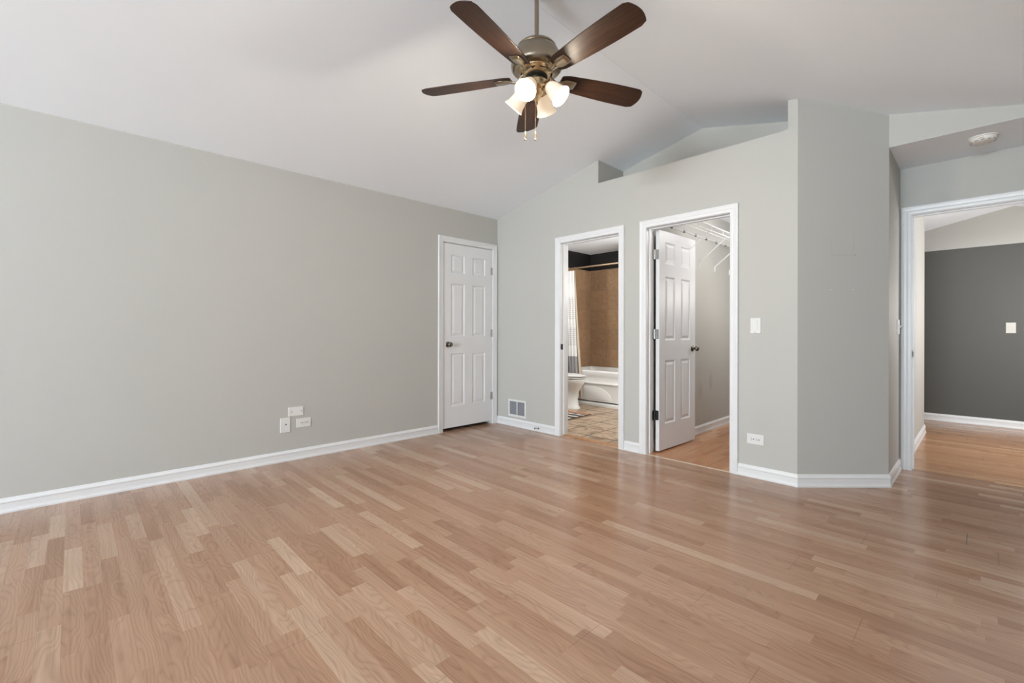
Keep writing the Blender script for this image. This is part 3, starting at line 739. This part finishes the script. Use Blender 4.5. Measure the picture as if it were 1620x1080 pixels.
def iron_mesh():
    b = new_bm()
    # plate under blade: bevelled tongue shape
    shape = [(.150, .014), (.165, .020), (.178, .030), (.205, .034), (.240, .032), (.250, .026), (.250, -.026), (.240, -.032), (.205, -.034), (.178, -.030), (.165, -.020), (.150, -.014)]
    cxp = .205
    def ring(sc_, z): return [((x - cxp) * sc_ + cxp, y * sc_, z) for x, y in shape]
    loft(b, [ring(1, -.0005), ring(1, -.004), ring(.88, -.006), ring(.80, -.0105), ring(.62, -.0125)])
    # neck from hub to plate, S-bend
    P = [(.070, 0, .020), (.088, 0, .014), (.104, 0, .000), (.120, 0, -.012), (.138, 0, -.012), (.160, 0, -.006), (.180, 0, -.005)]
    for s_ in (-1, 1):
        tube(b, [(x, s_ * (.017 - .010 * math.sin((x - .07) / .11 * PI)) , z) for x, y, z in P], .0055, 8)
    box(b, .060, .080, -.024, .024, .012, .022)
    return b
bm_ = blade_mesh(); bl0 = obj('blade', bm_, 'blade', fan, bevel=.0015)
ir0 = obj('blade_iron', iron_mesh(), 'fan', bl0, smooth=True)
for i, a in enumerate((-3, 69, 141, 213, 285)):
    bl = bl0 if i == 0 else bl0.copy(); ir = ir0 if i == 0 else ir0.copy()
    if i: C.objects.link(bl); C.objects.link(ir); ir.parent = bl
    bl.parent = fan
    bl.matrix_local = Matrix.Translation((0, 0, 2.575)) @ Matrix.Rotation(azi(a), 4, 'Z') @ Matrix.Rotation(math.radians(-13), 4, 'X')
# lamps
SH_O = [(.024, 0), (.027, .004), (.030, .012), (.038, .026), (.044, .045), (.047, .068), (.050, .088), (.056, .104), (.061, .112)]
def shade_mesh():
    b = new_bm()
    prof = SH_O + [(.0615, .1145), (.0590, .1140)] + [(r - .0028, z) for r, z in SH_O[::-1][1:]]
    lathe(b, prof, 36); return b
for i, a in enumerate((27, 117, 207, 297)):
    th = azi(a); d = Vector((math.cos(th), math.sin(th), 0))
    tilt = math.radians(46); ax = d * math.cos(tilt) + Vector((0, 0, -math.sin(tilt)))
    sock = d * .066 + Vector((0, 0, 2.517))
    b = new_bm()
    tube(b, [d * .040 + Vector((0, 0, 2.535)), d * .050 + Vector((0, 0, 2.545)), d * .060 + Vector((0, 0, 2.540)), d * .068 + Vector((0, 0, 2.525)), sock + ax * .010], .008, 10)
    lathe(b, [(0, -.012), (.010, -.012), (.020, -.006), (.026, .002), (.031, .010), (.031, .016), (.027, .018), (0, .018)], 24, aim(sock, ax))
    for q in range(3):
        A = aim(sock, ax) @ Matrix.Rotation(q * 2 * PI / 3, 4, 'Z'); lathe(b, [(0, .0), (.003, .0), (.003, .007), (0, .008)], 8, A @ Matrix.Translation((.030, 0, .013)) @ Matrix.Rotation(PI / 2, 4, 'Y'))
    arm = obj('lamp_arm', b, 'brass', fan, smooth=True)
    sh = obj('glass_shade', shade_mesh(), 'glass', arm, smooth=True); sh.matrix_local = aim(sock + ax * .008, ax)
    b = new_bm(); lathe(b, [(0, .012), (.012, .014), (.012, .030), (.020, .045), (.0245, .060), (.022, .074), (.014, .084), (0, .088)], 20)
    bu = obj('bulb', b, 'bulb', arm, smooth=True); bu.matrix_local = aim(sock + ax * .002, ax)
    pl = point('bulb_light', sock + ax * .105, 24, (1.0, .87, .70), .04, arm)
# pull chains
for dx, bot in ((-.066, 2.196), (-.008, 2.197)):
    b = new_bm(); base = RT * dx + FW * (-.03)
    n = 58; z1 = 2.47; z0 = bot + .05
    for i in range(n):
        zz = z0 + (z1 - z0) * i / (n - 1); r = .0019
        lathe(b, [(0, zz - r), (r * .8, zz - r * .6), (r, zz), (r * .8, zz + r * .6), (0, zz + r)], 6, Matrix.Translation((base.x, base.y, 0)))
    tube(b, [(base.x, base.y, z0), (base.x, base.y, z1)], .0007, 5)
    ch = obj('pull_chain', b, 'brass', fan, smooth=True)
    b = new_bm(); lathe(b, [(0, .052), (.003, .050), (.005, .040), (.0062, .022), (.0050, .014), (.0035, .011), (.0062, .007), (.0066, .003), (.004, 0), (0, -.001)], 14, Matrix.Translation((base.x, base.y, bot)))
    fb = obj('chain_fob', b, 'brass', ch, smooth=True)

# ------------------------------------------------------------------ bathroom
# bathtub
t = thing('bathtub', 'white alcove bathtub with panelled apron in the tiled bathroom', 'bathtub', (0, 0, 0))
tx0, tx1, ty0, ty1 = BX0 + .004, .946, 1.905, BY1 - .004
cx_, cy_ = (tx0 + tx1) / 2, (ty0 + ty1) / 2; hx_, hy_ = (tx1 - tx0) / 2, (ty1 - ty0) / 2
b = new_bm()
loft(b, [rrect(cx_, cy_, hx_, hy_, .01, .5055), rrect(cx_, cy_, hx_ - .006, hy_ - .006, .012, .522), rrect(cx_, cy_, hx_ - .02, hy_ - .02, .02, .528),
         rrect(cx_, cy_, hx_ - .07, hy_ - .065, .10, .526), rrect(cx_, cy_, hx_ - .085, hy_ - .08, .10, .510), rrect(cx_, cy_, hx_ - .12, hy_ - .11, .12, .30), rrect(cx_, cy_, hx_ - .17, hy_ - .15, .13, .12), rrect(cx_, cy_, hx_ - .25, hy_ - .22, .12, .10)], cap0=False)
obj('tub_basin', b, 'tub', t, smooth=True)
b = new_bm()
AP = [(.0, .505), (.0, .455), (.006, .44), (.006, .372), (.0, .352), (-.006, .342), (-.004, .330), (.010, .318), (.014, .30), (.014, .075), (.020, .068), (.04, .066), (.04, .505)]
prism(b, AP, lambda p: (tx0, ty0 + p[0], p[1]), lambda p: (tx1, ty0 + p[0], p[1]))
obj('apron', b, 'tub', t, smooth=True)
b = new_bm()      # arched relief on the apron
n = 24; pts = [(-.28 + .0, .075)] + [(.02 - .34 * math.cos(PI * k / n) , .10 + .19 * math.sin(PI * k / n)) for k in range(n + 1)] + [(.32, .075)]
def rl(sc_, y): return [(.02 + (x - .02) * sc_, y, .075 + (z - .075) * sc_) for x, z in pts[1:-1]]
loft(b, [rl(1, ty0 + .0145), rl(.985, ty0 + .0095), rl(.95, ty0 + .0085)]); obj('apron_arch', b, 'tub', t, smooth=True)
b = new_bm(); prism(b, [(-.012, 0), (-.012, .03), (-.004, .052), (.02, .054), (.02, 0)], lambda p: (tx0, ty0 + p[0], p[1]), lambda p: (tx1, ty0 + p[0], p[1])); obj('base_moulding', b, 'tub', t)
# toilet, facing +x with its tank against the left wall
t = thing('toilet', 'white toilet with closed lid in front of the bathtub', 'toilet', (-.585, 1.50, 0))
def egg(x0, x1, hw, z, n=32, sq=1.0):
    c = x0 + (x1 - x0) * .42; out = []
    for k in range(n):
        a = 2 * PI * k / n; ca, sa = math.cos(a), math.sin(a)
        rx = (x1 - c) if ca > 0 else (c - x0); out.append((c + rx * math.copysign(abs(ca) ** sq, ca), hw * math.copysign(abs(sa) ** sq, sa), z))
    return out
b = new_bm()
loft(b, [egg(.14, .675, .125, 0, sq=.8), egg(.14, .675, .125, .018, sq=.8), egg(.15, .655, .112, .045, sq=.85), egg(.16, .640, .103, .15, sq=.9), egg(.16, .655, .112, .23), egg(.16, .700, .145, .31), egg(.17, .745, .172, .37), egg(.18, .762, .182, .405), egg(.18, .764, .184, .425), egg(.19, .755, .176, .432)])
obj('bowl', b, 'porcelain', t, smooth=True)
b = new_bm(); loft(b, [egg(.20, .745, .168, .436), egg(.20, .762, .184, .440), egg(.20, .770, .190, .447), egg(.20, .768, .188, .455), egg(.21, .750, .170, .459)]); obj('seat', b, 'plate', t, smooth=True)
b = new_bm(); loft(b, [egg(.19, .745, .166, .466), egg(.19, .766, .184, .469), egg(.19, .772, .188, .475), egg(.19, .768, .184, .484), egg(.20, .74, .160, .492), egg(.24, .66, .10, .495)]); obj('lid', b, 'plate', t, smooth=True)
b = new_bm(); loft(b, [rrect(.10, 0, .085, .19, .04, .40), rrect(.10, 0, .095, .215, .045, .60), rrect(.10, 0, .098, .225, .045, .775)]); obj('tank', b, 'porcelain', t, smooth=True)
b = new_bm(); loft(b, [rrect(.10, 0, .104, .232, .045, .776), rrect(.10, 0, .106, .235, .045, .79), rrect(.10, 0, .10, .228, .045, .808)]); obj('tank_lid', b, 'porcelain', t, smooth=True)
b = new_bm(); tube(b, [(.200, -.15, .70), (.218, -.15, .70)], .010, 10); tube(b, [(.215, -.15, .70), (.222, -.11, .695), (.222, -.07, .690)], .006, 8); obj('flush_handle', b, 'steel', t, smooth=True)
# curtain rod
t = thing('shower_rod', 'champagne metal shower curtain rod above the tub', 'curtain rod')
b = new_bm(); tube(b, [(BX0 + .003, 1.905, 2.095), (.948, 1.905, 2.095)], .0125, 14); obj('pole', b, 'rod', t, smooth=True)
for xx, s_ in ((BX0 + .001, 1), (.949, -1)):
    b = new_bm(); lathe(b, [(0, 0), (.030, 0), (.028, .008), (.016, .016), (.014, .022), (0, .022)], 20, aim((xx, 1.905, 2.095), (s_, 0, 0))); obj('flange', b, 'rod', t, smooth=True)
def cloth(x0t, x1t, x0b, x1b, y, zt, zb, folds, amp, ph=0, thick=.0016, yb=0):
    b = new_bm(); NX, NZ = folds * 12, 40; F = []; Bk = []
    for j in range(NZ + 1):
        s_ = j / NZ; z = zt + (zb - zt) * s_; ra, rb = [], []
        xa = x0t + (x0b - x0t) * s_ ** 1.2; xb = x1t + (x1b - x1t) * s_ ** 1.2
        for i in range(NX + 1):
            u = i / NX; a = u * folds * 2 * PI + ph + .5 * math.sin(s_ * 3 + u * 4)
            am = amp * (.75 + .5 * s_); yy = y + yb * s_ + am * math.sin(a) + .3 * am * math.sin(2.3 * a + 1)
            xx = xa + (xb - xa) * u + .25 * am * math.cos(a)
            ra.append(b.verts.new((xx, yy, z))); rb.append(b.verts.new((xx, yy + thick, z)))
        F.append(ra); Bk.append(rb)
    for j in range(NZ):
        for i in range(NX):
            b.faces.new((F[j][i], F[j][i + 1], F[j + 1][i + 1], F[j + 1][i])); b.faces.new((Bk[j][i], Bk[j + 1][i], Bk[j + 1][i + 1], Bk[j][i + 1]))
    for R_ in (0, NZ):
        for i in range(NX): b.faces.new((F[R_][i], Bk[R_][i], Bk[R_][i + 1], F[R_][i + 1]))
    for c_ in (0, NX):
        for j in range(NZ): b.faces.new((F[j][c_], F[j + 1][c_], Bk[j + 1][c_], Bk[j][c_]))
    return b
t_rod = t
t = thing('shower_curtain', 'white shower curtain with grey woven blocks gathered at the left of the tub', 'shower curtain')
o = obj('fabric', cloth(-.56, -.285, -.54, -.185, 1.858, 2.055, .10, 5, .014), 'curtain', t, smooth=True)
for k in range(6):
    b = new_bm(); xx = -.555 + k * .052; pts = [(xx, 1.893 + .026 * math.cos(a), 2.087 + .027 * math.sin(a)) for a in [2 * PI * q / 16 for q in range(17)]]; tube(b, pts, .0014, 5); obj('hook', b, 'rod', t_rod, smooth=True)
o = obj('liner', cloth(-.54, -.28, -.42, -.120, 1.878, 2.05, .09, 4, .008, 1.2), 'liner', t, smooth=True); o['label'] = 'beige see-through liner behind the white cloth'
# rug
t = thing('bath_rug', 'small black and cream striped rug with a rust orange band on the bathroom tiles', 'rug', (.10, .955, .001), math.radians(2))
b = new_bm(); NX, NY = 40, 30; hx, hy = .37, .30
V = [[b.verts.new((-hx + 2 * hx * i / NX, -hy + 2 * hy * j / NY, .006 + .0015 * math.sin(i * .9) * math.cos(j * .7))) for i in range(NX + 1)] for j in range(NY + 1)]
for j in range(NY):
    for i in range(NX): b.faces.new((V[j][i], V[j][i + 1], V[j + 1][i + 1], V[j + 1][i]))
ex = bmesh.ops.extrude_face_region(b, geom=b.faces[:]); bmesh.ops.translate(b, verts=[v for v in ex['geom'] if isinstance(v, bmesh.types.BMVert)], vec=(0, 0, -.0045))
obj('weave', b, 'rug', t)
b = new_bm()
for k in range(46):
    y = -.295 + k * .013; tube(b, [(.37, y, .005), (.385, y + random.uniform(-.004, .004), .006), (.402, y + random.uniform(-.008, .008), .003)], .0022, 5)
o = obj('fringe', b, 'fringe', t); o['kind'] = 'stuff'

# ------------------------------------------------------------------ wire shelf in the closet
t = thing('wire_shelf', 'white wire closet shelf on slanted braces high on the closet wall', 'shelf')
SZ = 2.143; sx0, sx1 = 1.968, 2.262; sy0, sy1 = .16, 2.46
b = new_bm(); n = int((sy1 - sy0) / .025)
for i in range(n + 1):
    y = sy0 + (sy1 - sy0) * i / n; tube(b, [(sx0, y, SZ), (sx1 - .003, y, SZ), (sx1, y, SZ - .003), (sx1, y, SZ - .012)], .0014, 4)
for x, z, r in ((sx0 + .004, SZ - .003, .0028), (sx0 + .15, SZ - .003, .0028)): tube(b, [(x, sy0, z), (x, sy1, z)], r, 6)
obj('wire_deck', b, 'wire', t)
b = new_bm()
tube(b, [(sx1, sy0, SZ), (sx1, sy1, SZ)], .0036, 8); tube(b, [(sx1, sy0, SZ - .050), (sx1, sy1, SZ - .050)], .0036, 8)
y = sy0 + .05
while y < sy1: tube(b, [(sx1, y, SZ), (sx1, y, SZ - .050)], .003, 6); y += .2845
obj('front_lip', b, 'wire', t, smooth=True)
for y in (.74, 1.17, 1.60, 2.03):
    b = new_bm(); tube(b, [(sx1 - .002, y, SZ - .052), (sx1 - .02, y, SZ - .066), (1.972, y, 1.862), (1.966, y, 1.845), (1.966, y, 1.815)], .0048, 8)
    box(b, 1.9605, 1.965, y - .010, y + .010, 1.800, 1.862); obj('brace', b, 'wire', t, smooth=True)
for y in (.28, .55, .82, 1.09, 1.36, 1.63, 1.90, 2.17):
    b = new_bm(); box(b, 1.9605, 1.975, y - .006, y + .006, SZ - .014, SZ + .008); tube(b, [(1.961, y, SZ + .012), (1.972, y, SZ + .012)], .0035, 8); obj('wall_clip', b, 'slot', t)
